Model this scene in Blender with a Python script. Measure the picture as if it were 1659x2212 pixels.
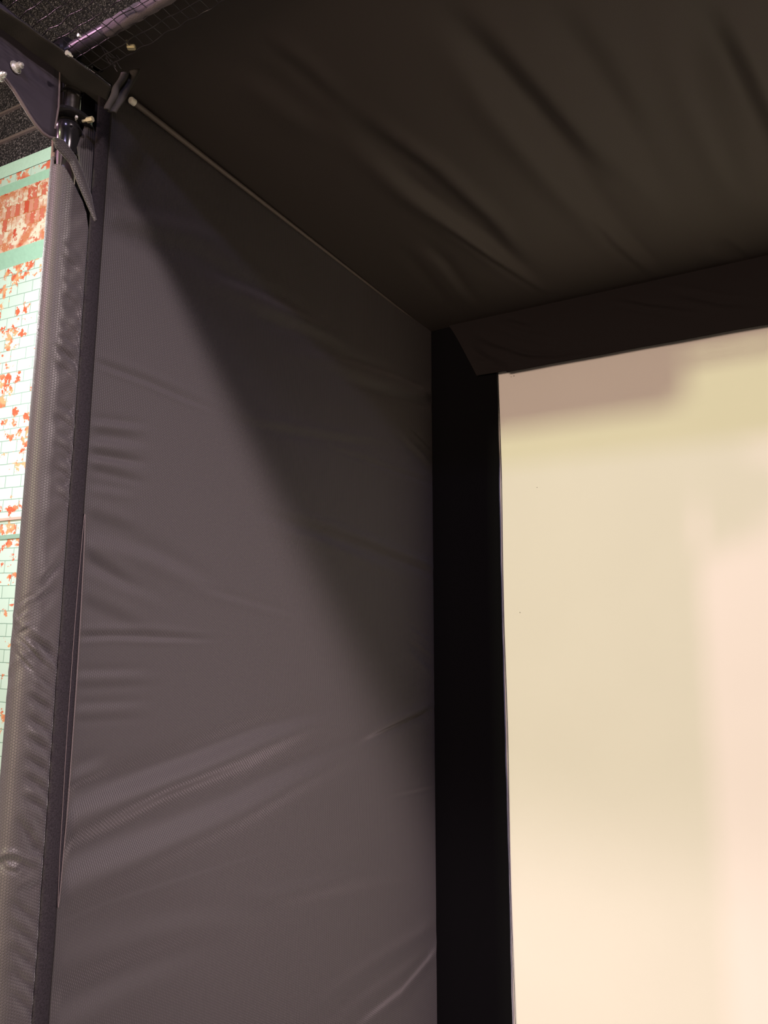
import bpy, bmesh, math, random
import numpy as np
from mathutils import Vector, Matrix, noise
random.seed(4)
for o in list(bpy.data.objects): bpy.data.objects.remove(o)
sc = bpy.context.scene
# ------------------------------------------------------------------ camera
F = 1640.0; CX, CY = 829.5, 1106.0; S = 1.2
CAM = np.array([1.2, 0.0, 1.45])
def dc(px, py): return np.array([px-CX, -(py-CY), -F])
_up = dc(850, -8700); _up /= np.linalg.norm(_up)
_vy = dc(1790, 1385); _vy -= _up*(_vy@_up); _vy /= np.linalg.norm(_vy)
_vx = np.cross(_vy, _up)
R = np.array([_vx, _vy, _up])
def ray(px, py): return R @ dc(px, py)
def onX(px, py, x=0.0):
    r = ray(px, py); return CAM + r*(x-CAM[0])/r[0]
def onY(px, py, y):
    r = ray(px, py); return CAM + r*(y-CAM[1])/r[1]
def onZ(px, py, z):
    r = ray(px, py); return CAM + r*(z-CAM[2])/r[2]
def W(x, y, z): return Vector((x*S, y*S, 1.45+z*S))     # room units about the camera height -> metres
cd = bpy.data.cameras.new('camera'); cam = bpy.data.objects.new('camera', cd)
sc.collection.objects.link(cam); sc.camera = cam
cam.matrix_world = Matrix.Translation(Vector(CAM)) @ Matrix([list(r) for r in R]).to_4x4()
cd.sensor_fit = 'VERTICAL'; cd.sensor_height = 24.0; cd.lens = 24.0*F/2212.0
cd.clip_start = 0.02; cd.clip_end = 60
# ------------------------------------------------------------------ light
sc.view_settings.view_transform = 'Standard'; sc.view_settings.look = 'None'
sc.view_settings.gamma = 1; sc.view_settings.use_curve_mapping = False
sc.view_settings.exposure = 0.0
w = bpy.data.worlds.new('world'); sc.world = w; w.use_nodes = True
w.node_tree.nodes['Background'].inputs[0].default_value = (0.75, 0.72, 0.8, 1)
w.node_tree.nodes['Background'].inputs[1].default_value = 0.03
def lamp(name, loc, size, power, color, aim, size_y=None, spread=math.pi):
    d = bpy.data.lights.new(name, 'AREA'); d.energy = power; d.color = color
    d.shape = 'RECTANGLE'; d.size = size; d.size_y = size_y or size; d.spread = spread
    o = bpy.data.objects.new(name, d); sc.collection.objects.link(o)
    o.location = loc
    o.rotation_euler = (Vector(aim)-Vector(loc)).to_track_quat('-Z', 'Y').to_euler()
    return o
ZC = 1.535
lamp('near_lamp', W(2.3, .13, ZC), .17, 24.3, (1.0, 0.793, 0.813), W(0, 1.1, -.45), .12, math.radians(62))
lamp('row_lamp', W(1.5, -1.2, ZC), .5, 27, (0.632, 0.547, 1.0), W(.9, 2, -.1), .12)
lamp('left_row_lamp', W(-1.05, -1.16, ZC), .10, 58.0, (1.0, 0.548, 0.774), W(1, 2, -.1), .14)
lamp('far_lamp', W(-.70, -4.2, ZC), .14, 243.1, (0.939, 1.0, 0.525), W(.7, 2, .3), .14)
lamp('room_glow', W(.7, -5.6, .0), 2.4, 400.3, (1.0, 0.712, 0.542), W(.9, 2, .1), 1.6)
lamp('wall_washer', W(-2.7, .9, 1.7), 1.0, 94, (1, .97, .95), W(-1.2, 3, .9), .5)
# ------------------------------------------------------------------ helpers
def link(name, me, mat=None, parent=None):
    o = bpy.data.objects.new(name, me); sc.collection.objects.link(o)
    if mat: me.materials.append(mat)
    if parent: o.parent = parent
    return o
def mesh(name, vs, fs, mat=None, parent=None, smooth=True):
    me = bpy.data.meshes.new(name); me.from_pydata([tuple(v) for v in vs], [], fs); me.update()
    if smooth: me.polygons.foreach_set('use_smooth', [True]*len(me.polygons))
    return link(name, me, mat, parent)
def tag(o, label=None, cat=None, group=None, kind=None):
    if label: o['label'] = label
    if cat: o['category'] = cat
    if group: o['group'] = group
    if kind: o['kind'] = kind
    return o
def solid(o, t, off=-1):
    m = o.modifiers.new('thickness', 'SOLIDIFY'); m.thickness = t; m.offset = off; return o
def grid(name, nu, nv, fn, mat, parent=None, thick=0, smooth=True, off=-1, wrap=False):
    vs = [fn(i/(nu-(0 if wrap else 1)), j/(nv-1)) for j in range(nv) for i in range(nu)]
    fs = []
    for j in range(nv-1):
        for i in range(nu if wrap else nu-1):
            a = j*nu+i; b = j*nu+(i+1) % nu; fs.append((a, b, b+nu, a+nu))
    o = mesh(name, vs, fs, mat, parent, smooth)
    if thick: solid(o, thick, off)
    return o
def box(name, c, s, mat, parent=None, rot=None, bevel=0.0):
    bm = bmesh.new(); bmesh.ops.create_cube(bm, size=1)
    for v in bm.verts: v.co = Vector((v.co.x*s[0], v.co.y*s[1], v.co.z*s[2]))
    if bevel: bmesh.ops.bevel(bm, geom=bm.edges[:], offset=bevel, segments=2, affect='EDGES')
    if rot is not None: bmesh.ops.rotate(bm, verts=bm.verts, matrix=rot)
    bmesh.ops.translate(bm, verts=bm.verts, vec=Vector(c))
    me = bpy.data.meshes.new(name); bm.to_mesh(me); bm.free()
    return link(name, me, mat, parent)
def frame_of(d):
    d = Vector(d).normalized(); a = Vector((0, 0, 1)) if abs(d.z) < .9 else Vector((1, 0, 0))
    u = d.cross(a).normalized(); return d, u, d.cross(u).normalized()
def turned(name, a, d, prof, mat, parent=None, seg=32, smooth=True):
    """surface of revolution: prof = [(distance along d, radius)...] from a"""
    a = Vector(a); d, u, v = frame_of(d); vs = []; fs = []
    for (t, r) in prof:
        for k in range(seg):
            q = 2*math.pi*k/seg; vs.append(a+d*t+(u*math.cos(q)+v*math.sin(q))*max(r, 1e-5))
    for j in range(len(prof)-1):
        for k in range(seg):
            p = j*seg+k; q = j*seg+(k+1) % seg; fs.append((p, q, q+seg, p+seg))
    fs.append(tuple(range(seg))[::-1]); fs.append(tuple(range((len(prof)-1)*seg, len(prof)*seg)))
    o = mesh(name, vs, fs, mat, parent, smooth)
    if smooth:
        m = o.modifiers.new('edges', 'EDGE_SPLIT'); m.split_angle = math.radians(35)
    return o
def pipe_pts(pts, r, seg=6):
    """vertices and faces of a tube along points"""
    vs = []; fs = []; n = len(pts)
    for i, p in enumerate(pts):
        d = (pts[min(i+1, n-1)]-pts[max(i-1, 0)]); _, u, v = frame_of(d)
        for k in range(seg):
            q = 2*math.pi*k/seg; vs.append(p+(u*math.cos(q)+v*math.sin(q))*r)
    for i in range(n-1):
        for k in range(seg):
            a = i*seg+k; b = i*seg+(k+1) % seg; fs.append((a, b, b+seg, a+seg))
    return vs, fs
def poly_at(pl, t):
    """point at fraction t along a polyline by arc length"""
    L = [0]
    for a, b in zip(pl, pl[1:]): L.append(L[-1]+math.dist(a, b))
    s = t*L[-1]
    for i in range(len(pl)-1):
        if s <= L[i+1]+1e-9:
            q = (s-L[i])/max(L[i+1]-L[i], 1e-9)
            return [pl[i][k]+(pl[i+1][k]-pl[i][k])*q for k in range(len(pl[0]))]
    return pl[-1]
def crease_field(P, creases):
    """P (n,2) plane coordinates; each crease = (polyline in plane coordinates, width, tilt). Returns height."""
    H = np.zeros(len(P))
    for pl, wd, tilt in creases:
        pl = np.array(pl); best = np.full(len(P), 1e9); sg = np.zeros(len(P)); tt = np.zeros(len(P))
        seg = np.diff(pl, axis=0); sl = np.linalg.norm(seg, axis=1); cum = np.concatenate([[0], np.cumsum(sl)])
        for i in range(len(seg)):
            rel = P-pl[i]; q = (rel@seg[i])/sl[i]**2
            lo = -9 if i == 0 else 0; hi = 9 if i == len(seg)-1 else 1
            qc = np.clip(q, lo, hi); dv = rel-qc[:, None]*seg[i]
            ds = np.linalg.norm(dv, axis=1); cr = (seg[i][0]*rel[:, 1]-seg[i][1]*rel[:, 0])/sl[i]
            m = ds < best; best[m] = ds[m]; sg[m] = cr[m]; tt[m] = (cum[i]+qc[m]*sl[i])/cum[-1]
        t1 = np.clip(tt/.35, 0, 1); t2 = np.clip((1-tt)/.45, 0, 1)
        tp = t1*t1*(3-2*t1)*t2*t2*(3-2*t2)
        H += tilt*sg*np.exp(-(sg/wd)**2)*tp
    return H
def cloth_sheet(name, origin, eu, ev, en, nu, nv, hfun, mat, thick=.0015):
    """rectangular sheet origin+u*eu+v*ev displaced along en by hfun(U,V) (numpy)"""
    U, V = np.meshgrid(np.linspace(0, 1, nu), np.linspace(0, 1, nv))
    U = U.ravel(); V = V.ravel()
    P = np.array(origin)+U[:, None]*np.array(eu)+V[:, None]*np.array(ev)
    h = hfun(P); P = P+h[:, None]*np.array(en)
    idx = np.arange(nu*nv).reshape(nv, nu)
    q = np.stack([idx[:-1, :-1].ravel(), idx[:-1, 1:].ravel(), idx[1:, 1:].ravel(), idx[1:, :-1].ravel()], 1)
    o = mesh(name, P.tolist(), q.tolist(), mat)
    solid(o, thick, 0)
    return o
# ------------------------------------------------------------------ materials
def new_mat(name):
    m = bpy.data.materials.new(name); m.use_nodes = True
    return m, m.node_tree, m.node_tree.nodes['Principled BSDF']
def nd(nt, t, **kw):
    n = nt.nodes.new(t)
    for k, v in kw.items():
        if k.startswith('i_'):
            n.inputs[int(k[2:])].default_value = v
        else: setattr(n, k, v)
    return n
def setp(b, **kw):
    for k, v in kw.items(): b.inputs[k].default_value = v
def coord(nt): return nd(nt, 'ShaderNodeTexCoord').outputs['Object']
def mth(nt, op, a, b=None, c=None):
    n = nd(nt, 'ShaderNodeMath', operation=op)
    for i, x in enumerate((a, b, c)):
        if x is None: continue
        if isinstance(x, (int, float)): n.inputs[i].default_value = x
        else: nt.links.new(x, n.inputs[i])
    return n.outputs[0]
def bump(nt, b, h, dist, strength=1.0):
    n = nd(nt, 'ShaderNodeBump'); n.inputs['Distance'].default_value = dist; n.inputs['Strength'].default_value = strength
    nt.links.new(h, n.inputs['Height']); nt.links.new(n.outputs[0], b.inputs['Normal'])
def rgb(r, g, b): return (r, g, b, 1)
def vary(nt, b, c1, c2, scale, detail=3):
    n = nd(nt, 'ShaderNodeTexNoise'); n.inputs['Scale'].default_value = scale; n.inputs['Detail'].default_value = detail
    nt.links.new(coord(nt), n.inputs['Vector'])
    m = nd(nt, 'ShaderNodeMix', data_type='RGBA'); m.inputs[6].default_value = c1; m.inputs[7].default_value = c2
    nt.links.new(n.outputs[0], m.inputs[0]); nt.links.new(m.outputs[2], b.inputs['Base Color'])
    return n
# woven polyester: rows of dots running up the cloth
M_cloth, nt, b = new_mat('woven polyester')
sx = nd(nt, 'ShaderNodeSeparateXYZ'); nt.links.new(coord(nt), sx.inputs[0])
k = 2*math.pi/.0045
rib = mth(nt, 'COSINE', mth(nt, 'MULTIPLY', sx.outputs['Y'], k))
zz = mth(nt, 'ADD', mth(nt, 'MULTIPLY', sx.outputs['Z'], k*.8), mth(nt, 'MULTIPLY', sx.outputs['Y'], k*.5))
dot = mth(nt, 'COSINE', zz)
h = mth(nt, 'ADD', rib, mth(nt, 'MULTIPLY', mth(nt, 'MULTIPLY', dot, rib), .8))
vary(nt, b, rgb(.038, .0345, .0355), rgb(.046, .042, .043), 300)
setp(b, Roughness=.62); b.inputs['Specular IOR Level'].default_value = .45
b.inputs['Sheen Weight'].default_value = .35; b.inputs['Sheen Roughness'].default_value = .45
b.inputs['Sheen Tint'].default_value = rgb(.6, .55, .57)
bump(nt, b, h, .0003, .9)
# same cloth overhead
M_canopy, nt, b = new_mat('canopy polyester')
nz = vary(nt, b, rgb(.047, .040, .037), rgb(.054, .046, .043), 500)
setp(b, Roughness=.6); b.inputs['Specular IOR Level'].default_value = .35
bump(nt, b, nz.outputs[0], .0003, .3)
# honeycomb ripstop of the sleeve
M_hex, nt, b = new_mat('honeycomb ripstop')
at = nd(nt, 'ShaderNodeAttribute', attribute_name='UVMap'); at.attribute_type = 'GEOMETRY'
sx = nd(nt, 'ShaderNodeSeparateXYZ'); nt.links.new(at.outputs['Vector'], sx.inputs[0])
kk = 4*math.pi/(math.sqrt(3)*.0051)
u_, v_ = sx.outputs['X'], sx.outputs['Y']
c1 = mth(nt, 'COSINE', mth(nt, 'MULTIPLY', u_, kk))
def dirc(cx, cy): return mth(nt, 'COSINE', mth(nt, 'ADD', mth(nt, 'MULTIPLY', u_, kk*cx), mth(nt, 'MULTIPLY', v_, kk*cy)))
h = mth(nt, 'ADD', c1, mth(nt, 'ADD', dirc(-.5, .866), dirc(-.5, -.866)))
cr = nd(nt, 'ShaderNodeMapRange'); cr.inputs[1].default_value = -1.25; cr.inputs[2].default_value = -.45
wob = nd(nt, 'ShaderNodeTexNoise'); wob.inputs['Scale'].default_value = 90
nt.links.new(at.outputs['Vector'], wob.inputs[0])
h = mth(nt, 'ADD', h, mth(nt, 'MULTIPLY', wob.outputs[0], .25))
nt.links.new(h, cr.inputs[0])
mx = nd(nt, 'ShaderNodeMix', data_type='RGBA'); mx.inputs[6].default_value = rgb(.019, .016, .0175); mx.inputs[7].default_value = rgb(.047, .041, .042)
nt.links.new(cr.outputs[0], mx.inputs[0]); nt.links.new(mx.outputs[2], b.inputs['Base Color'])
setp(b, Roughness=.5); b.inputs['Specular IOR Level'].default_value = .5
b.inputs['Sheen Weight'].default_value = .3
bump(nt, b, cr.outputs[0], .0006, .8)
# velcro pile
M_velcro, nt, b = new_mat('velcro pile')
nz = vary(nt, b, rgb(-.035, -.033, -.034), rgb(.046, .040, .047), 420, 6)
setp(b, Roughness=.9); b.inputs['Specular IOR Level'].default_value = .15; bump(nt, b, nz.outputs[0], .001, 1)
# velvet flap next to the screen
M_velvet, nt, b = new_mat('black velvet')
nz = vary(nt, b, rgb(.0026, .0026, .0035), rgb(.0036, .0035, .0046), 200)
setp(b, Roughness=.95); b.inputs['Specular IOR Level'].default_value = .08
M_valance, nt, b = new_mat('black valance cloth')
nz = vary(nt, b, rgb(.009, .0072, .0078), rgb(.012, .0096, .010), 300)
setp(b, Roughness=.85); b.inputs['Specular IOR Level'].default_value = .2
# screen
M_screen, nt, b = new_mat('white impact screen')
nz = vary(nt, b, rgb(.80, .78, .75), rgb(.83, .81, .78), 5, 1)
setp(b, Roughness=.9); b.inputs['Specular IOR Level'].default_value = .15
tx = nd(nt, 'ShaderNodeTexNoise'); tx.inputs['Scale'].default_value = 700; nt.links.new(coord(nt), tx.inputs['Vector'])
bump(nt, b, tx.outputs[0], .0003, .3)
def plain(name, col, rough=.5, metal=0, spec=.5, bs=0, bd=.0003):
    m, nt, b = new_mat(name); setp(b, Roughness=rough, Metallic=metal); b.inputs['Specular IOR Level'].default_value = spec
    nz = vary(nt, b, rgb(*[c*.9 for c in col]), rgb(*[c*1.1 for c in col]), bs or 40)
    if bs: bump(nt, b, nz.outputs[0], bd, .8)
    return m
M_black_steel = plain('black painted steel', (.02, .02, .022), .16, .3, .8)
M_pole = plain('polished black tube', (.55, .53, .52), .18, 1, .8)
M_bar = plain('grey tube', (.16, .15, .17), .3, .6, .6)
M_silver = plain('zinc bolt', (.85, .87, .82), .35, .6, .6)
M_brass = plain('pale brass', (.72, .68, .45), .35, .5, .6)
M_plate = plain('black sheet', (.052, .045, .058), .7, 0, .3)
M_rim = plain('cut edge', (.16, .13, .13), .6, 0, .3)
M_band = plain('webbing band', (.055, .052, .048), .85, 0, .2, 900, .0006)
M_net = plain('net cord', (.022, .020, .024), .3, 0, .9)
M_rod = plain('fibreglass rod', (.13, .11, .10), .5, 0, .4)
M_cap = plain('cream end cap', (.95, .95, .85), .5, 0, .4)
M_strap = plain('pale strap', (.17, .15, .165), .8, 0, .3, 500, .001)
M_floor = plain('charcoal floor', (.10, .095, .085), .8, 0, .3, 300, .001)
M_trim = plain('ceiling rail', (.20, .15, .15), .5, 0, .5)
M_caster = plain('white plastic housing', (.6, .6, .6), .5)
M_glass = plain('lens glass', (.02, .02, .03), .1)

# ================================================================== SETTING
D = 2.036                      # depth of the screen plane
wall_dir = R @ dc(-2500, 1385); wall_dir = -wall_dir/np.linalg.norm(wall_dir); wall_dir[2] = 0
wall_dir /= np.linalg.norm(wall_dir)          # points right along the back wall
wall_n = np.array([wall_dir[1], -wall_dir[0], 0])   # toward the room
W0 = np.array([-1.2, 3.45, 0.0])               # a point on the back wall
def onW(px, py, off=0.0):
    r = ray(px, py); p0 = W0+wall_n*off
    t = ((p0-CAM)@wall_n)/(r@wall_n); return CAM+r*t
def wz(px, py): return float(onW(px, py)[2])
z_top = wz(56, 352); z_p = wz(52, 380); z_l1t = wz(52, 398); z_l1b = wz(52, 411); z_l2t = wz(45, 541); z_l2b = wz(45, 570)
ZR = z_top+2.2
def wall_pt(s, z, off=0.0):
    p = W0+wall_dir*s+wall_n*off; return Vector((p[0], p[1], z))
def brick_mat(name, bw, rh, paint, bare, mortar, scale, thr, voff, bare2):
    m, nt, b = new_mat(name)
    mp = nd(nt, 'ShaderNodeAttribute', attribute_name='UVMap'); mp.attribute_type = 'GEOMETRY'
    ma = nd(nt, 'ShaderNodeMapping'); ma.inputs['Location'].default_value = (0, voff, 0); ma.inputs['Rotation'].default_value = (0, 0, .022)
    nt.links.new(mp.outputs['Vector'], ma.inputs[0])
    # slight wobble in the joints
    wn = nd(nt, 'ShaderNodeTexNoise'); wn.inputs['Scale'].default_value = 14; nt.links.new(ma.outputs[0], wn.inputs[0])
    va = nd(nt, 'ShaderNodeVectorMath', operation='SCALE'); va.inputs['Scale'].default_value = .006
    nt.links.new(wn.outputs[1], va.inputs[0])
    vb = nd(nt, 'ShaderNodeVectorMath', operation='ADD'); nt.links.new(ma.outputs[0], vb.inputs[0]); nt.links.new(va.outputs[0], vb.inputs[1])
    br = nd(nt, 'ShaderNodeTexBrick'); br.inputs['Scale'].default_value = 1
    br.inputs['Brick Width'].default_value = bw; br.inputs['Row Height'].default_value = rh
    br.inputs['Mortar Size'].default_value = .0035; br.inputs['Mortar Smooth'].default_value = .4
    br.inputs[1].default_value = rgb(*paint[0]); br.inputs[2].default_value = rgb(*paint[1]); br.inputs[3].default_value = rgb(*mortar)
    nt.links.new(vb.outputs[0], br.inputs[0])
    br2 = nd(nt, 'ShaderNodeTexBrick'); br2.inputs['Scale'].default_value = 1
    br2.inputs['Brick Width'].default_value = bw; br2.inputs['Row Height'].default_value = rh; br2.inputs['Mortar Size'].default_value = .003
    br2.inputs[1].default_value = rgb(0, 0, 0); br2.inputs[2].default_value = rgb(1, 1, 1); br2.inputs[3].default_value = rgb(.45, .45, .45)
    nt.links.new(vb.outputs[0], br2.inputs[0])
    n1 = nd(nt, 'ShaderNodeTexNoise'); n1.inputs['Scale'].default_value = scale; n1.inputs['Detail'].default_value = 8; n1.inputs['Roughness'].default_value = .65
    nt.links.new(ma.outputs[0], n1.inputs[0])
    nb = nd(nt, 'ShaderNodeTexNoise'); nb.inputs['Scale'].default_value = 2.2; nb.inputs['Detail'].default_value = 1
    nt.links.new(ma.outputs[0], nb.inputs[0])
    sm = mth(nt, 'ADD', n1.outputs[0], mth(nt, 'ADD', mth(nt, 'MULTIPLY', br2.outputs[0], .16), mth(nt, 'MULTIPLY', nb.outputs[0], .45)))
    rp = nd(nt, 'ShaderNodeMapRange'); rp.inputs[1].default_value = thr; rp.inputs[2].default_value = thr+.012
    nt.links.new(sm, rp.inputs[0])
    n2 = nd(nt, 'ShaderNodeTexNoise'); n2.inputs['Scale'].default_value = 9; nt.links.new(ma.outputs[0], n2.inputs[0])
    mb = nd(nt, 'ShaderNodeMix', data_type='RGBA'); mb.inputs[6].default_value = rgb(*bare); mb.inputs[7].default_value = rgb(*bare2)
    cr = nd(nt, 'ShaderNodeMapRange'); cr.inputs[1].default_value = .45; cr.inputs[2].default_value = .6
    nt.links.new(n2.outputs[0], cr.inputs[0]); nt.links.new(cr.outputs[0], mb.inputs[0])
    mx = nd(nt, 'ShaderNodeMix', data_type='RGBA')
    nt.links.new(rp.outputs[0], mx.inputs[0]); nt.links.new(br.outputs[0], mx.inputs[6]); nt.links.new(mb.outputs[2], mx.inputs[7])
    nt.links.new(mx.outputs[2], b.inputs['Base Color']); setp(b, Roughness=.7)
    bump(nt, b, br.outputs['Fac'], .002, -.6)
    return m
MINT = ((.62, .82, .75), (.68, .88, .83))
M_field = brick_mat('mint painted brick', .165, .088, MINT, (.70, .13, .06), (.26, .42, .36), 15, .885, 0, (.80, .42, .22))
M_soldier = brick_mat('weathered red brick', .052, .105, ((.66, .07, .03), (.90, .80, .66)), (.88, .82, .70), (.55, .20, .06), 34, .80, .02, (.70, .26, .14))
M_peel = brick_mat('peeling mint brick', .17, .10, MINT, (.78, .17, .10), (.42, .62, .55), 16, .84, .03, (.86, .45, .30))
M_mint = plain('mint render', (.60, .88, .78), .7, 0, .3)
M_ledge = plain('weathered mint ledge', (.36, .62, .50), .7, 0, .3, 30, .004)
def wall_strip(name, z0, z1, off0, off1, mat, kind='structure', parent=None):
    s0, s1 = -3.2, 3.4
    vs = [wall_pt(s0, z0, off0), wall_pt(s1, z0, off0), wall_pt(s1, z1, off1), wall_pt(s0, z1, off1)]
    o = mesh(name, vs, [(0, 1, 2, 3)], mat, parent, False)
    uv = o.data.uv_layers.new(name='UVMap')
    for li, (a, c) in enumerate(((s0, z0), (s1, z0), (s1, z1), (s0, z1))): uv.data[li].uv = (a, c)
    return o
wb = wall_strip('wall_back', 0, z_l2b, 0, 0, M_field); tag(wb, 'mint painted brick wall with red patches showing through, behind the enclosure', kind='structure')
def wall_child(*a):
    o = wall_strip(*a, parent=wb); return o
wall_child('ledge', z_l2b, z_l2t, .0, .04, M_ledge)
wall_child('soldier_course', z_l2t, z_l1b, .03, .03, M_soldier)
wall_child('cornice_ledge', z_l1b, z_l1t, .03, .055, M_ledge)
wall_child('peeling_course', z_l1t, z_p, .05, .05, M_peel)
wall_child('cornice_band', z_p, z_top, .055, .055, M_mint)
zg = wz(20, 1122); zg2 = wz(20, 1160)
g = box('groove_rail', wall_pt(0, zg, .01), (6.6, .02, .018), plain('pale pink rail', (.75, .50, .45), .5), wb, Matrix.Rotation(math.atan2(wall_dir[1], wall_dir[0]), 3, 'Z'))
g = box('groove_band', wall_pt(0, zg2, .006), (6.6, .012, .03), plain('dull green groove', (.30, .48, .40), .7), wb, Matrix.Rotation(math.atan2(wall_dir[1], wall_dir[0]), 3, 'Z'))
# black sprayed upper wall with rails
M_spray, nt, b = new_mat('black sprayed plaster')
vn = nd(nt, 'ShaderNodeTexNoise'); vn.inputs['Scale'].default_value = 75; vn.inputs['Detail'].default_value = 3; vn.inputs['Roughness'].default_value = .7
nt.links.new(coord(nt), vn.inputs['Vector'])
mr = nd(nt, 'ShaderNodeMapRange'); mr.inputs[1].default_value = .52; mr.inputs[2].default_value = .70
nt.links.new(vn.outputs[0], mr.inputs[0])
mx = nd(nt, 'ShaderNodeMix', data_type='RGBA'); mx.inputs[6].default_value = rgb(.024, .020, .026); mx.inputs[7].default_value = rgb(.40, .34, .38)  # pale specks put the light caught by the plaster's bumps into the colour
nt.links.new(mr.outputs[0], mx.inputs[0]); nt.links.new(mx.outputs[2], b.inputs['Base Color'])
setp(b, Roughness=.4); bump(nt, b, vn.outputs[0], .012, 1)
up = wall_strip('wall_upper', z_top, ZR, .02, .02, M_spray); tag(up, kind='structure')
rot_w = Matrix.Rotation(math.atan2(wall_dir[1], wall_dir[0]), 3, 'Z')
for i, (py, t) in enumerate(((316, .022), (256, .018), (185, .008))):
    zr = wz(0, py)
    # the rails run parallel to the screen
    tr = box('trim_%d' % (i+1), wall_pt(0, zr, .03), (6.6, .02, t), M_trim, None, rot_w); tag(tr, kind='structure')
fl = mesh('floor', [(-6, -7, 0), (6, -7, 0), (6, 4.6, 0), (-6, 4.6, 0)], [(0, 1, 2, 3)], M_floor, None, False); tag(fl, kind='structure')

# ================================================================== SCREEN
def plane_creases_X(lst):
    def ext(p):
        p = [np.array(q, float) for q in p]
        n = sum(np.linalg.norm(b_-a_) for a_, b_ in zip(p, p[1:]))
        e0 = .5 if p[0][0] < 262 else .12; e1 = .45 if p[-1][0] > 880 else (.35 if p[0][0] < 215 and n < 160 else .12)
        d0 = (p[0]-p[1])/np.linalg.norm(p[0]-p[1]); d1 = (p[-1]-p[-2])/np.linalg.norm(p[-1]-p[-2])
        return [tuple(p[0]+d0*n*e0)]+[tuple(q) for q in p]+[tuple(p[-1]+d1*n*e1)]
    lst = [(ext(p), w_, t) for p, w_, t in lst]
    lst = [(p, w_*(1.45 if w_ >= .012 else 1.15), t) for p, w_, t in lst]   # pixel creases -> (y,z)
    out = []
    for pl, wd, tilt in lst:
        out.append(([tuple(onX(px, py)[1:3]) for px, py in pl], wd, tilt))
    return out
def plane_creases_Z(lst, z):
    lst = [(p, w_*1.35, t*1.25) for p, w_, t in lst]
    return [([tuple(onZ(px, py, z)[0:2]) for px, py in pl], wd, tilt) for pl, wd, tilt in lst]
def plane_creases_Y(lst, y):
    return [([tuple(onY(px, py, y)[[0, 2]]) for px, py in pl], wd, tilt) for pl, wd, tilt in lst]
XR = 3.05*S
SY = D*S+.012
cs = plane_creases_Y([([(1262, 850), (1252, 1050)], .006, .05), ([(1290, 1280), (1315, 1350)], .008, .04),
                      ([(1320, 2040), (1322, 2200)], .006, .04)], SY)
sn_rng = np.random.RandomState(3)
def hs(P):
    Q = P[:, [0, 2]]; h = crease_field(Q, cs)
    return h+.003*np.sin(Q[:, 0]*2.1)*np.cos(Q[:, 1]*1.6)
screen = cloth_sheet('impact_screen', (.16*S, SY, .05), (XR-.16*S, 0, 0), (0, 0, 1.45+.9*S-.05), (0, 1, 0), 260, 240, hs, M_screen, .002)
tag(screen, 'large white impact screen stretched across the back of the enclosure', 'screen')
# stitched edge line on the screen beside the flap
vs = []; fs = []
def sx_edge(z): return .2105*S+.0025+.0018*math.sin(z*7)+max(0, (.9-z))*.006
pts = [Vector((sx_edge(z), SY-.006, z)) for z in np.linspace(.08, 1.45+.8*S, 90)]
vs, fs = pipe_pts(pts, .0009, 5)
mesh('edge_cord', vs, fs, M_velvet, screen)
# marks on the screen
def smudge(px, py, r):
    p = onY(px, py, SY-.0045); return turned('ball_mark', p, (0, -1, 0), [(0, r), (.0004, r*.8)], plain('scuff', (.05, .04, .03), .8), screen, 10)
for q in ((1110, 812, .0016), (1104, 814, .001), (1160, 1053, .0012), (1123, 1323, .0012)): smudge(*q)

# ================================================================== SIDE CURTAIN
YF, ZT = .781, .955
L = []
def cr(tilt, wd, *pts): L.append((list(pts), wd, tilt))
# positive tilt = leans up to the lamps when listed left-to-right
cr(.30, .020, (140, 1752), (255, 1706), (411, 1650), (567, 1587), (700, 1548))
cr(-.20, .022, (150, 1822), (359, 1717), (541, 1650), (660, 1590))
cr(.30, .026, (131, 1898), (307, 1826), (515, 1738), (644, 1670), (755, 1618))
cr(-.45, .012, (772, 1606), (840, 1572), (909, 1540))
cr(.12, .006, (150, 1984), (230, 1950), (463, 1878), (720, 1800))
cr(.12, .022, (650, 2225), (800, 2111), (925, 2025))
cr(-.22, .018, (760, 2230), (870, 2140), (935, 2060))
cr(.12, .028, (120, 2205), (281, 2116), (480, 2040))
cr(.28, .006, (168, 1381), (240, 1377), (318, 1381), (463, 1385))
cr(-.22, .009, (168, 1368), (318, 1366), (463, 1376))
cr(.16, .009, (165, 1456), (240, 1454), (330, 1452)); cr(-.12, .009, (165, 1480), (320, 1474))
cr(.15, .009, (160, 1528), (300, 1522)); cr(-.10, .008, (160, 1552), (300, 1546))
cr(.14, .012, (150, 1672), (220, 1645)); cr(-.10, .01, (148, 1700), (240, 1668))
cr(.22, .006, (205, 786), (241, 801), (321, 830), (392, 862), (470, 893))
cr(-.10, .010, (214, 776), (321, 815), (470, 878))
cr(.20, .009, (192, 909), (300, 921)); cr(-.16, .008, (192, 925), (290, 938))
cr(.22, .010, (192, 950), (300, 962)); cr(-.20, .009, (192, 972), (300, 990))
cr(.22, .009, (190, 987), (290, 1003)); cr(-.20, .010, (190, 1006), (300, 1032))
cr(.14, .010, (188, 1050), (280, 1066)); cr(-.12, .012, (188, 1104), (290, 1140))
cr(-.14, .012, (184, 1190), (290, 1262)); cr(.12, .012, (184, 1225), (330, 1290)); cr(-.12, .014, (180, 1290), (300, 1345))
cr(.14, .016, (200, 1160), (330, 1200), (470, 1270))
cr(.22, .020, (430, 588), (540, 626), (620, 662), (700, 706)); cr(-.20, .018, (540, 668), (650, 704), (760, 750))
cr(.26, .016, (600, 748), (700, 766), (791, 792), (860, 815), (925, 845)); cr(-.34, .014, (730, 806), (810, 832), (932, 872))
cr(-.22, .012, (860, 935), (932, 1012)); cr(.18, .010, (880, 920), (934, 975))
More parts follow.
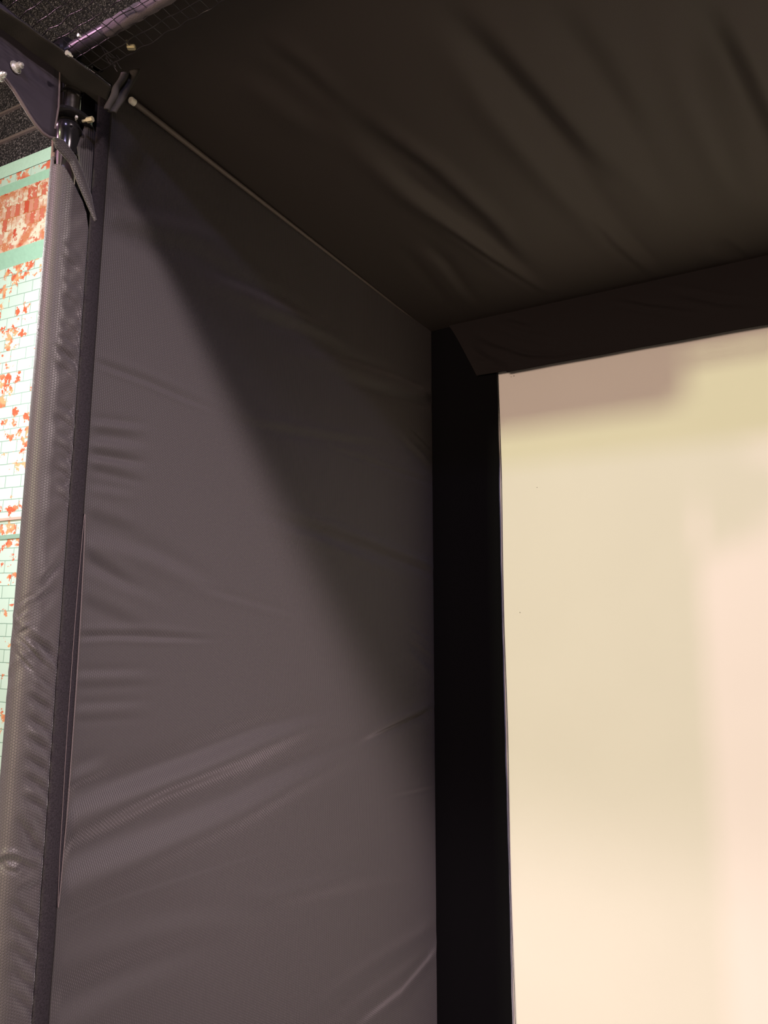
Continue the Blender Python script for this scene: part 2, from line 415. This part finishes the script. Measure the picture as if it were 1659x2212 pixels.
cr(.12, .006, (620, 945), (700, 968), (791, 999), (932, 1050)); cr(-.16, .010, (680, 952), (791, 990), (932, 1038))
cr(-.30, .013, (560, 1096), (674, 1130), (791, 1173), (885, 1210), (934, 1232)); cr(.14, .014, (570, 1125), (700, 1165), (880, 1240))
cr(-.16, .012, (480, 888), (560, 915), (700, 940), (850, 960))
cr(.10, .02, (250, 445), (400, 480), (520, 520)); cr(-.10, .02, (260, 490), (420, 530), (560, 600))
cr(.16, .010, (880, 1350), (935, 1388)); cr(-.20, .009, (880, 1378), (935, 1420)); cr(.14, .012, (880, 1400), (936, 1450))
cr(-.14, .008, (840, 1722), (938, 1700)); cr(.10, .010, (420, 1270), (640, 1330)); cr(-.08, .02, (300, 1960), (600, 1950), (860, 1900))
cr(.08, .03, (200, 2040), (520, 1960), (800, 1860)); cr(-.07, .03, (160, 2120), (500, 2000))
CS = plane_creases_X([(p, wd, -t) for p, wd, t in L])
def hside(P):
    Q = P[:, 1:3]; h = crease_field(Q, CS)*2.5
    yy = (Q[:, 0]/S-YF)/(D-YF)
    h = h*np.clip(yy/.02, 0, 1)*np.clip((1-yy)/.06, 0, 1)
    h += -.012*np.sin(np.pi*np.clip(yy, 0, 1))*(.6+.4*np.sin(Q[:, 1]*2.2+.5))
    return h
curtain = cloth_sheet('side_curtain', (0, YF*S, .02), (0, (D-YF)*S+.03, 0), (0, 0, 1.45+ZT*S-.02), (1, 0, 0), 420, 560, hside, M_cloth)
tag(curtain, 'tall wrinkled dark grey fabric side wall of the enclosure, crossed by a diagonal shadow', 'curtain')

# ================================================================== CANOPY
L = []
cr(.30, .028, (700, 225), (800, 320), (893, 402), (1045, 516), (1197, 640))
cr(-.30, .024, (720, 190), (831, 280), (931, 352), (1060, 470), (1135, 565))
cr(-.26, .014, (900, 430), (1000, 500), (1083, 561), (1206, 652))
cr(.24, .018, (900, 500), (960, 570), (1040, 680)); cr(-.16, .02, (860, 500), (930, 590), (1000, 690))
cr(-.30, .028, (950, -60), (984, 0), (1159, 190), (1311, 364), (1330, 400))
cr(.24, .035, (930, -40), (977, 45), (1083, 205), (1273, 432), (1409, 592))
cr(.16, .03, (1100, -60), (1200, 80), (1350, 300), (1480, 500)); cr(-.10, .03, (1180, -60), (1300, 100), (1420, 300))
cr(-.40, .026, (1510, -60), (1538, 0), (1614, 152), (1670, 270), (1720, 380))
cr(.30, .04, (1430, -60), (1462, 0), (1538, 190), (1614, 380), (1660, 480))
cr(-.24, .014, (1260, 430), (1330, 520), (1420, 612)); cr(.14, .016, (1320, 470), (1440, 600))
cr(-.16, .02, (560, 60), (680, 160), (760, 240)); cr(.10, .03, (500, 120), (600, 200), (720, 300))
cr(-.14, .012, (1560, 500), (1620, 560)); cr(.10, .02, (1530, 520), (1580, 570))
ZCAN = 1.45+.95*S
CZ = plane_creases_Z(L, ZCAN)
def hcan(P):
    Q = P[:, 0:2]; h = -crease_field(Q, CZ)*1.5
    yy = (Q[:, 1]/S-.69)/(D-.69); xx = np.clip(Q[:, 0]/.5, 0, 1)
    h = h*np.clip(yy/.03, 0, 1)*np.clip((1-yy)/.02, 0, 1)
    return h-.02*np.sin(np.pi*np.clip(yy, 0, 1))*xx
canopy = cloth_sheet('canopy', (-.004, .688*S, ZCAN), (XR, 0, 0), (0, (D-.688)*S+.03, 0), (0, 0, 1), 640, 360, hcan, M_canopy)
tag(canopy, 'black fabric ceiling of the enclosure with long diagonal folds', 'canopy')

# ================================================================== FLAP AND VALANCE AT THE SCREEN
FY = D*S-.004
L = []
cr(.10, .012, (1085, 1850), (1040, 2000), (1010, 2130), (1000, 2230)); cr(.05, .02, (1000, 900), (1010, 1200), (1020, 1600)); cr(-.06, .015, (1000, 1010), (1050, 1020))
CF = plane_creases_Y(L, FY)
nzs = lambda z, a: noise.noise(Vector((z*9, a, 0)))*.0022
def flap_fn(u, v):
    z = .03+v*(1.45+.955*S-.03); xr = .2105*S+nzs(z, 1.0)+.0015*math.sin(z*3.1)
    x = -.004+(xr+.004)*u
    return (x, FY-.012*math.sin(math.pi*u)**.5*(1-.3*u)-.01*(1-u), z)
flap = grid('screen_flap', 50, 300, flap_fn, M_velvet, None, .002)
h = crease_field(np.array([(v.co.x, v.co.z) for v in flap.data.vertices]), CF)
for v, q in zip(flap.data.vertices, h): v.co.y -= q
tag(flap, 'upright black border flap between the side wall and the white screen', 'flap')
L = []
cr(.30, .02, (1010, 742), (1060, 775), (1120, 800)); cr(-.3, .014, (1015, 722), (1070, 750), (1150, 775), (1230, 775))
cr(.25, .012, (1020, 785), (1090, 792)); cr(-.25, .010, (1080, 768), (1200, 772), (1330, 752))
cr(.2, .012, (1060, 700), (1140, 730), (1230, 745)); cr(-.22, .010, (1090, 690), (1160, 712)); cr(.2, .01, (1310, 655), (1400, 672), (1520, 685))
cr(-.24, .01, (1320, 648), (1400, 665), (1540, 680)); cr(.16, .014, (1420, 620), (1560, 650), (1660, 655)); cr(-.18, .01, (1440, 640), (1560, 665), (1670, 668))
VY = D*S-.025
CV = plane_creases_Y(L, VY)
a0 = onY(968, 712, VY); a1 = onY(1030, 806, VY)
zb = 1.45+.779*S*VY/(D*S)
zb = float(onY(1200, 781, VY)[2])
def val_fn(u, v):
    zt = ZCAN+.004
    z = zt+(zb-zt)*v
    xs = a0[0]+(a1[0]-a0[0])*v**.8
    x = xs+(XR-xs)*(u**1.4)
    z += nzs(x*.5, 3.)*1.3*v-(.006*v if x > .3 else 0)
    z += .012*math.exp(-((x-.95)/.35)**2)*v*0
    return (x, VY-.012*math.sin(math.pi*v)-.006*(1-v), z)
val = grid('valance', 320, 40, val_fn, M_valance, None, .002)
h = crease_field(np.array([(v.co.x, v.co.z) for v in val.data.vertices]), CV)
for v, q in zip(val.data.vertices, h): v.co.y -= 2.5*q
tag(val, 'black cloth valance hanging over the top edge of the white screen', 'valance')

# ================================================================== SLEEVE ROUND THE FRONT POST
PX, PY = -.034, .875                    # post axis
ZS = 1.45+.775*S                          # top of the sleeve
zc_b = float(onX(33, 1385)[2]); zc_c = float(onX(20, 1865)[2])
sec = []                                   # cross-section: from the velcro round the front of the post to the back
for t in np.linspace(0, 1, 10): sec.append((-.0035*t, .757*S+(PY-.757*S)*t))
r = .0305
for a in np.linspace(0, math.pi, 34)[1:]:
    sec.append((PX+r*math.cos(a), PY-r*math.sin(a)))
for t in np.linspace(0, 1, 6)[1:]: sec.append((PX-r+.004*t, PY+.05*t))
sec_len = [0]
for a, c in zip(sec, sec[1:]): sec_len.append(sec_len[-1]+math.dist(a, c))
NS = len(sec); NZ = 900
def fold_s(a, z):
    """a: metres round from the velcro, z height -> outward push"""
    h = 0
    # sagging gathers leaning down from the front edge
    g = math.sin((z*1.0+a*.55)*2*math.pi/.105+1.4*noise.noise(Vector((z*3, 2, 0))))
    h += .0014*g*math.exp(-((a-.035)/.028)**2)
    # upper right gathers, diagonal
    g2 = math.sin((z+a*.9)*2*math.pi/.05+2*noise.noise(Vector((z*5, a*20, 4))))
    h += .0011*g2*math.exp(-((a-.02)/.02)**2)
    # crumple at the knee of the sleeve
    for (zc, s, am, wd) in ((zc_b+.030, .55, .0050, .005), (zc_b+.012, .45, -.0035, .007), (zc_b-.006, .2, .0040, .005), (zc_b-.030, -.75, .0045, .006), (zc_b-.050, -.8, -.0030, .008), (zc_b-.075, -.8, .0026, .008)):
        dz = z-(zc+s*(.07-a)*-1*1.0)
        h += .35*am*math.exp(-(dz/wd)**2)*math.exp(-((a-.065)/.045)**2)
    h *= .7
    dz = z-(zc_c+.012*math.cos((a-.06)*60)); h += (.004*math.exp(-(dz/.006)**2)-.0035*math.exp(-((dz+.012)/.008)**2))*math.exp(-((a-.06)/.04)**2)
    return h
SL = []
def sc_(tilt, wd, *pts): SL.append(([tuple(onX(px, py)[1:3]) for px, py in pts], wd, tilt))
sc_(.5, .004, (36, 1316), (57, 1295), (88, 1282)); sc_(-.5, .005, (70, 1300), (92, 1286), (122, 1262))
sc_(-.4, .007, (80, 1268), (110, 1232), (140, 1200)); sc_(.5, .004, (34, 1345), (48, 1328), (66, 1314))
sc_(-.5, .004, (34, 1372), (52, 1358), (75, 1345)); sc_(-.6, .004, (30, 1364), (68, 1399), (90, 1426), (120, 1455))
sc_(.55, .006, (62, 1386), (90, 1405), (108, 1424), (132, 1456)); sc_(-.4, .008, (66, 1370), (100, 1392), (132, 1420))
sc_(-.5, .004, (30, 1396), (59, 1433), (85, 1455)); sc_(.4, .006, (70, 1455), (95, 1480), (125, 1500))
for yy in (1490, 1538, 1580, 1625, 1668, 1712): sc_(-.35, .008, (58-(yy-1490)*.06, yy), (85, yy+20), (122-(yy-1490)*.06, yy+42)); sc_(.28, .008, (60-(yy-1490)*.06, yy+22), (85, yy+40), (120-(yy-1490)*.06, yy+62))
sc_(-.4, .010, (38, 1752), (65, 1795), (98, 1848)); sc_(.5, .010, (50, 1842), (75, 1845), (100, 1856))
sc_(-.5, .005, (-6, 1850), (14, 1874), (35, 1879), (46, 1869), (58, 1840)); sc_(-.3, .010, (30, 1922), (60, 1912), (98, 1898))
for yy in (1960, 2010, 2060, 2110, 2160): sc_(-.22, .009, (20, yy-30), (50, yy), (90, yy+30)); sc_(.2, .009, (20, yy-5), (50, yy+22), (88, yy+52))
for a0_, b0_ in ((738, 756), (775, 797), (888, 913), (949, 962), (1000, 1015), (1055, 1068)): sc_(.4, .007, (118, a0_-14), (145, a0_), (176, b0_+4)); sc_(-.35, .007, (112, a0_+4), (142, a0_+20), (174, b0_+24))
for a0_, b0_ in ((520, 560), (600, 640), (660, 700)): sc_(.25, .009, (128, a0_), (185, b0_)); sc_(-.25, .009, (126, a0_+26), (184, b0_+26))
vs = []; fs = []
z0 = .04
cut = [(118, 322), (135, 335), (150, 360), (163, 400), (178, 432), (188, 462), (190, 500)]
cutp = [tuple(onX(px, py)[1:3]) for px, py in cut]     # (y,z)
def top_z(y):
    """height of the sleeve's torn-open top edge at depth y"""
    if y <= cutp[0][0]: return cutp[0][1]+.012
    for (ya, za), (yb, zb_) in zip(cutp, cutp[1:]):
        if ya <= y <= yb: return za+(zb_-za)*(y-ya)/(yb-ya+1e-9)
    return cutp[-1][1]
nrm = []
for i, (x, y) in enumerate(sec):
    a = sec_len[i]; p0 = sec[max(i-1, 0)]; p1 = sec[min(i+1, NS-1)]
    t = Vector((p1[0]-p0[0], p1[1]-p0[1])).normalized(); n = Vector((-t.y, t.x))
    if i < 10: n = Vector((1, 0))
    elif (n.x*(x-PX)+n.y*(y-PY)) < 0: n = -n
    zt = top_z(y) if i < 26 else cutp[0][1]+.012
    for j in range(NZ):
        z = z0+(zt-z0)*j/(NZ-1)
        hh = fold_s(a, z)*(0 if i == 0 else min(1, a/.012))
        vs.append((x, y, z)); nrm.append((n.x, n.y, hh))
VV = np.array(vs); NN = np.array(nrm); tq = CAM[0]/(CAM[0]-VV[:, 0])
QQ = np.stack([VV[:, 1]*tq, CAM[2]+(VV[:, 2]-CAM[2])*tq], 1)      # seen against the side wall's plane
hx = -crease_field(QQ, SL)*1.9; hx[NZ*26:] = 0; hx[:NZ] = 0
hh = NN[:, 2]+hx
VV[:, 0] += NN[:, 0]*hh; VV[:, 1] += NN[:, 1]*hh; vs = VV.tolist()
for i in range(NS-1):
    for j in range(NZ-1):
        q = i*NZ+j; fs.append((q, q+NZ, q+NZ+1, q+1))
sleeve = mesh('post_sleeve', vs, fs, M_hex)
uv = sleeve.data.uv_layers.new(name='UVMap')
vi = np.array([l.vertex_index for l in sleeve.data.loops])
ua = np.array(sec_len)[vi//NZ]; zs = np.array([v[2] for v in vs])[vi]
uv.data.foreach_set('uv', np.stack([ua, zs], 1).ravel().astype(np.float32))
solid(sleeve, .0015, 0)
tag(sleeve, 'dark grey honeycomb fabric sleeve wrapped round the front corner post', 'sleeve')
# folded top edge of the sleeve and the cloth behind
def ribbon(name, la, lb, xa, xb, mat, parent, n=60, m=10, bulge=.004, thick=.0015, uvm=True):
    def fn(u, v):
        a = poly_at(la, v); c = poly_at(lb, v)
        xx = xa[0]+(xa[1]-xa[0])*v; xq = xb[0]+(xb[1]-xb[0])*v
        A = onX(a[0], a[1], xx); B = onX(c[0], c[1], xq)
        p = A+(B-A)*u; p[0] += bulge*math.sin(math.pi*u); return tuple(p)
    o = grid(name, m, n, fn, mat, parent, 0)
    if uvm:
        uv = o.data.uv_layers.new(name='UVMap')
        for l in o.data.loops:
            c = o.data.vertices[l.vertex_index].co; uv.data[l.index].uv = (c.y, c.z)
    solid(o, thick, 0)
    return o
ribbon('folded_lip', [(113, 300), (119, 318), (150, 352), (168, 398), (187, 442), (204, 480)], [(117, 296), (138, 303), (162, 335), (180, 372), (198, 424), (207, 472)],
       (-.004, .006), (.002, .004), M_hex, sleeve, bulge=.003)
ribbon('inner_cloth', [(186, 262), (166, 318), (172, 360), (184, 400), (196, 440)], [(196, 258), (212, 305), (213, 352), (210, 390), (208, 440)], (-.012, -.004), (-.008, -.002), M_cloth, sleeve, bulge=.002)
# fluffy raw edge at the top left
ribbon('raw_edge', [(112, 300), (111, 325), (109, 350), (108, 385)], [(121, 300), (120, 330), (118, 360), (110, 390)], (-.050, -.050), (-.045, -.045), plain('frayed edge', (.20, .15, .14), .9, 0, .3, 600, .003), sleeve, bulge=.003)

yo = float(onX(164, 250, -.085)[1])
grid('shade_backing', 6, 4, lambda u, v: (-.085+.05*max(0, u-.5)*2, yo+(1.02-yo)*u, .03+v*(1.45+.985*S-.03)), M_velvet, curtain, .002, False)  # added backing behind the post, its black standing in for the canopy's shade
grid('light_stop_panel', 4, 4, lambda u, v: (-.012, .884+.028*u, 1.45+.845*S+v*.10*S), M_velvet, curtain, .002, False)  # added cloth closing a gap where lamp light leaked onto the screen
# velcro strip
def vel_fn(u, v):
    z = .03+v*(1.45+.93*S-.03)
    y0 = .7555*S; y1 = .783*S
    return (.004+.003*math.sin(math.pi*u)+nzs(z, 5.)*.3, y0+(y1-y0)*u+nzs(z, 7.)*.4, z)
vel = grid('velcro_strip', 8, 300, vel_fn, M_velcro, None, .002)
tag(vel, 'narrow black hook-and-loop strip running up the front edge of the side wall', 'strip')
zA = float(onX(178, 1110)[2]); zB = float(onX(120, 1960)[2])
vs = []; fs = []
def seam(y_off, z0_, z1_, rr):
    pts = [Vector((.0065+nzs(z, 9.)*.3, .783*S+y_off*math.sin(math.pi*(z-z0_)/(z1_-z0_))**.6+nzs(z, 11.)*.3, z)) for z in np.linspace(z0_+.001, z1_-.001, 120)]
    return pipe_pts(pts, rr, 6)
M_thread = plain('pale stitching', (.13, .105, .105), .7)
for k_, (yo, rr) in enumerate(((-.006, .0006), (.007, .0008))):
    a, c = seam(yo, zB, zA, rr); base = len(vs); vs += a; fs += [tuple(i+base for i in f) for f in c]
mesh('stitching', vs, fs, M_thread, vel)
def gap_fn(u, v):
    z = zB+v*(zA-zB); q = math.sin(math.pi*v)**.6
    return (.005, .783*S-.006*q+.0125*q*u, z)
grid('loose_edge', 4, 120, gap_fn, M_velcro, vel, .001)

# ================================================================== FRAME
pz = 1.45
post_bottom = Vector((PX, PY, .02)); PR = .0235
PA = Vector((-.002, .703*S, 0)); 
pc = onX(147, 262, -.034)           # where the post passes through the collar
PXY = Vector((-.034, float(pc[1])+.001, 0))
def PP(z): return Vector((PXY.x, PXY.y, z))
zring = float(pc[2])
post = turned('frame_post', PP(.02), (0, 0, 1), [(0, .0215), (zring-.02+.085, .0215)], M_pole)
tag(post, 'upright polished black tube post rising out of the fabric sleeve at the front corner', 'post')
turned('socket', PP(zring-.075), (0, 0, 1), [(0, .0235), (.04, .0255), (.045, .0285), (.056, .0285), (.058, .025), (.066, .024)], M_black_steel, post)
turned('collar_ring', PP(zring-.006), (0, 0, 1), [(0, .028), (0, .041), (.003, .046), (.009, .046), (.012, .041), (.012, .026)], M_black_steel, post)
turned('upper_band', PP(zring+.052), (0, 0, 1), [(0, .0220), (0, .0235), (.006, .0235), (.006, .0220)], M_black_steel, post)
def bolt(name, p, d, r, l, mat, parent, washer=0):
    prof = [(0, r*.5), (l*.45, r*.5), (l*.45, r), (l, r)]
    if washer: prof = [(0, washer), (.0022, washer), (.0022, r*1.25), (l*.25, r*1.25), (l*.3, r*.95), (l*.75, r*.95), (l*.78, r*.55), (l, r*.5)]
    return turned(name, p, d, prof, mat, parent, 6 if not washer else 12, False)
bp = onX(178, 262, .012); bolt('set_screw', bp, (1, .25, 0), .0055, .024, M_brass, post)
bp = onX(106, 256, -.030); bolt('set_screw', bp, (-.6, -.9, .1), .003, .010, M_silver, post)
bp = onX(164, 259, .008); bolt('set_screw', bp, (1, -.6, .1), .0028, .010, M_silver, post)
# corner fitting on the post head
head = PP(zring+.080)
cf = turned('corner_fitting', head, (0, 0, 1), [(0, .026), (.01, .028), (.055, .028), (.062, .024)], M_black_steel)
tag(cf, 'black corner fitting joining the front post to the top crossbar', 'fitting')
bar_a = Vector(onY(138, 118, .69*S)); bar_b_dir = Vector((1, 0, 0))
zbar = float(bar_a.z); 
turned('elbow', Vector((bar_a.x-.035, bar_a.y, zbar)), (1, 0, 0), [(0, .020), (.006, .025), (.055, .025), (.060, .021)], M_black_steel, cf)
bolt('bolt', onY(156, 122, .665*S), (.15, -1, -.2), .0048, .014, M_silver, cf)
bolt('bolt', onY(176, 80, .672*S), (0, -1, -.2), .003, .008, M_silver, cf)
turned('ring', onX(211, 132, .012), (1, -.3, 0), [(-.004, .017), (-.004, .020), (.004, .020), (.004, .017)], M_pole, cf)
bar = turned('crossbar', Vector((bar_a.x+.02, bar_a.y, zbar)), (1, 0, 0), [(0, .0125), (XR-.1, .0125)], M_bar)
tag(bar, 'grey round crossbar along the front top edge, seen through the net', 'bar')
st = bar_a
wrapx = float(onY(232, 52, bar_a.y)[0])
wr = turned('bar_wrap', Vector((wrapx, bar_a.y, zbar)), (1, 0, 0), [(k*.012, .0135+.0009*math.sin(k*2.1)) for k in range(0, 60)], M_strap)
tag(wr, 'pale crumpled wrap round the crossbar behind the net', 'wrap')
# gusset sheet with bolts
lo = [(115, 300), (104, 297), (90, 287), (74, 268), (60, 247), (45, 222), (28, 195), (12, 174), (0, 160)]
lop = [Vector(onX(px, py, -.012)) for px, py in lo]
e = lop[-1]; 
ext = [Vector((-.012, e.y-.07*k_, e.z+.058*k_+.004*k_*k_)) for k_ in range(1, 7)]
lop += ext
right = [Vector(onX(125, 232, -.012)), Vector(onX(127, 165, -.012)), Vector(onX(128, 120, -.012))]
ztp = float(right[-1].z)
def gus_fn(u, v):
    p = poly_at([tuple(q) for q in lop], u); y = p[1]
    zt = max(ztp+.012, p[2]+.03); z = p[2]+(zt-p[2])*v
    return (-.012, y, z)
gus = grid('gusset_sheet', 60, 12, gus_fn, M_plate, None, .003)
tag(gus, 'black curved gusset sheet bolted at the front corner, above the brick wall', 'gusset')
a, c = pipe_pts([q+Vector((.002, 0, 0)) for q in lop], .0032, 8); mesh('rim', a, c, M_rim, gus)
a, c = pipe_pts([lop[0]+Vector((.002, 0, .02))]+[q+Vector((.002, 0, 0)) for q in right], .0022, 8); mesh('end_rim', a, c, M_rim, gus)
bolt('bolt', onX(33, 146, -.008), (1, .15, .1), .0065, .018, M_silver, gus, .0115)
bolt('bolt', onX(-2, 165, -.008), (1, .15, .1), .0055, .016, M_silver, gus, .0095)
lo2 = [tuple(onX(px+6, py-10, -.062)) for px, py in [(146, 304)]+lo]
def gus2_fn(u, v):
    p = poly_at(lo2, u); return (-.062, p[1], p[2]+(max(ztp+.01, p[2]+.03)-p[2])*v)
grid('light_stop_sheet', 40, 6, gus2_fn, M_plate, gus, .002)  # hidden second sheet, added to stop lamp light leaking past the post
# small pale T clip on the canopy
cp = onZ(284, 98, ZCAN-.02)
clip = box('net_clip', cp+np.array([0, 0, -.004]), (.016, .010, .008), M_brass, None, Matrix.Rotation(.5, 3, 'Z'), .0015); tag(clip, 'tiny pale clip on the canopy beyond the net corner', 'clip')
turned('stem', cp+np.array([-.003, -.004, -.004]), (-.2, -.3, 1), [(0, .0025), (.012, .0025)], M_brass, clip, 10)
# ================================================================== ROD
ra = Vector(onX(289, 221, .012)); rb = Vector((-.0045, 1.93*S, ZCAN-.002))
d = (rb-ra)
rod = turned('canopy_rod', ra, d, [(0, .0064), (d.length, .0030)], M_rod); tag(rod, 'thin tan fibreglass rod along the seam of side wall and canopy', 'rod')
turned('end_cap', ra-d.normalized()*.010, d, [(0, .0060), (.002, .0076), (.012, .0076)], M_cap, rod, 20)

# ================================================================== NET AND ITS EDGE BAND
ZN = 1.45+.925*S
band_out = [(-60, -25), (0, 18), (60, 58), (120, 100), (180, 143), (240, 190)]
band_in = [(-60, 45), (0, 85), (60, 127), (115, 165), (175, 203), (225, 236)]
ZB = 1.45+.905*S
def band_fn(u, v):
    a = poly_at(band_out, v); c = poly_at(band_in, v)
    p = onZ(a[0]+(c[0]-a[0])*u, a[1]+(c[1]-a[1])*u, ZB)
    p[2] += .0008*math.sin(v*22+u*2)+.003*math.sin(math.pi*u); return tuple(p)
def tab_fn(u, v):
    a = poly_at([(262, 160), (245, 190), (226, 236)], v); c = poly_at([(300, 150), (275, 200), (247, 245)], v)
    p = onX(a[0]+(c[0]-a[0])*u, a[1]+(c[1]-a[1])*u, .09)
    p[0] += .004*math.sin(u*9)+.002*math.sin(v*12); return tuple(p)
# cords
C0 = onZ(135, 112, ZN); yb = float(onZ(290, 118, ZN)[1])
x_l = float(onZ(125, 105, ZN)[0])+.002
cell = .0235
vs = []; fs = []
def cord(pts, rr):
    global vs, fs
    a, c = pipe_pts(pts, rr, 5); base = len(vs); vs += a; fs += [tuple(i+base for i in f) for f in c]
nyl = 24; nxl = 34
def npos(x, y):
    s = .030*(1-math.exp(-((x-x_l)/.25)))*.4
    return Vector((x+.0012*noise.noise(Vector((x*40, y*40, 1))), y+.0035*noise.noise(Vector((x*35, y*35, 5))), ZN+.004*noise.noise(Vector((x*25, y*25, 9)))+s))
for i in range(nyl):
    y = yb-.002-i*cell
    cord([npos(x_l+k_*cell/4, y) for k_ in range(nxl*4)], .0010)
for j in range(nxl):
    x = x_l+j*cell
    cord([npos(x, yb-k_*cell/4)+Vector((0, 0, .001)) for k_ in range(nyl*4-3)], .0009)
net = mesh('ball_net', vs, fs, M_net); tag(net, 'black square-mesh ball net hanging over the top left front corner', 'net')
bnd = grid('edge_band', 10, 80, band_fn, M_band, net, .003)
grid('edge_tab', 12, 30, tab_fn, M_band, net, .003)
# loose frayed cord ends at the net corner
rs = random.Random(7); vs = []; fs = []
for k_ in range(9):
    q = Vector(onX(245+rs.uniform(-12, 18), 130+rs.uniform(-8, 16), .07)); dd = Vector((rs.uniform(-.2, .2), rs.uniform(-1, 1), rs.uniform(-.6, .8)))
    cord([q+dd*.006*t+Vector((0, .004*math.sin(t*1.3+k_), .003*math.cos(t*1.7+k_))) for t in range(6)], .0008)
mesh('frayed_cord', vs, fs, plain('frayed cord', (.12, .11, .13), .5), net)

# ================================================================== ADDED SHADOW CASTER, OUT OF VIEW IN FRONT OF THE BAY
caster = box('shadow_caster', W(-.115, -.5, 1.10), (.55, .40, .23), M_caster, None, None, .02)  # unseen box added to cast the brown shadow on the screen
tag(caster, 'white box on a pole, added out of view to shade the screen', 'shadow_caster')
turned('lens', W(-.115, -.5+.16, 1.10), (0, 1, 0), [(0, .045), (.03, .045), (.03, .035), (.02, .03)], M_glass, caster)  # dummy lens on the added shadow box
turned('caster_pole', W(-.115, -.5, 1.19), (0, 0, 1), [(0, .02), (ZR-1.45-1.19*S, .02)], M_black_steel, caster)
ce = mesh('ceiling', [(-6, -7, ZR), (6, -7, ZR), (6, 4.6, ZR), (-6, 4.6, ZR)], [(3, 2, 1, 0)], M_velvet, None, False); tag(ce, kind='structure')
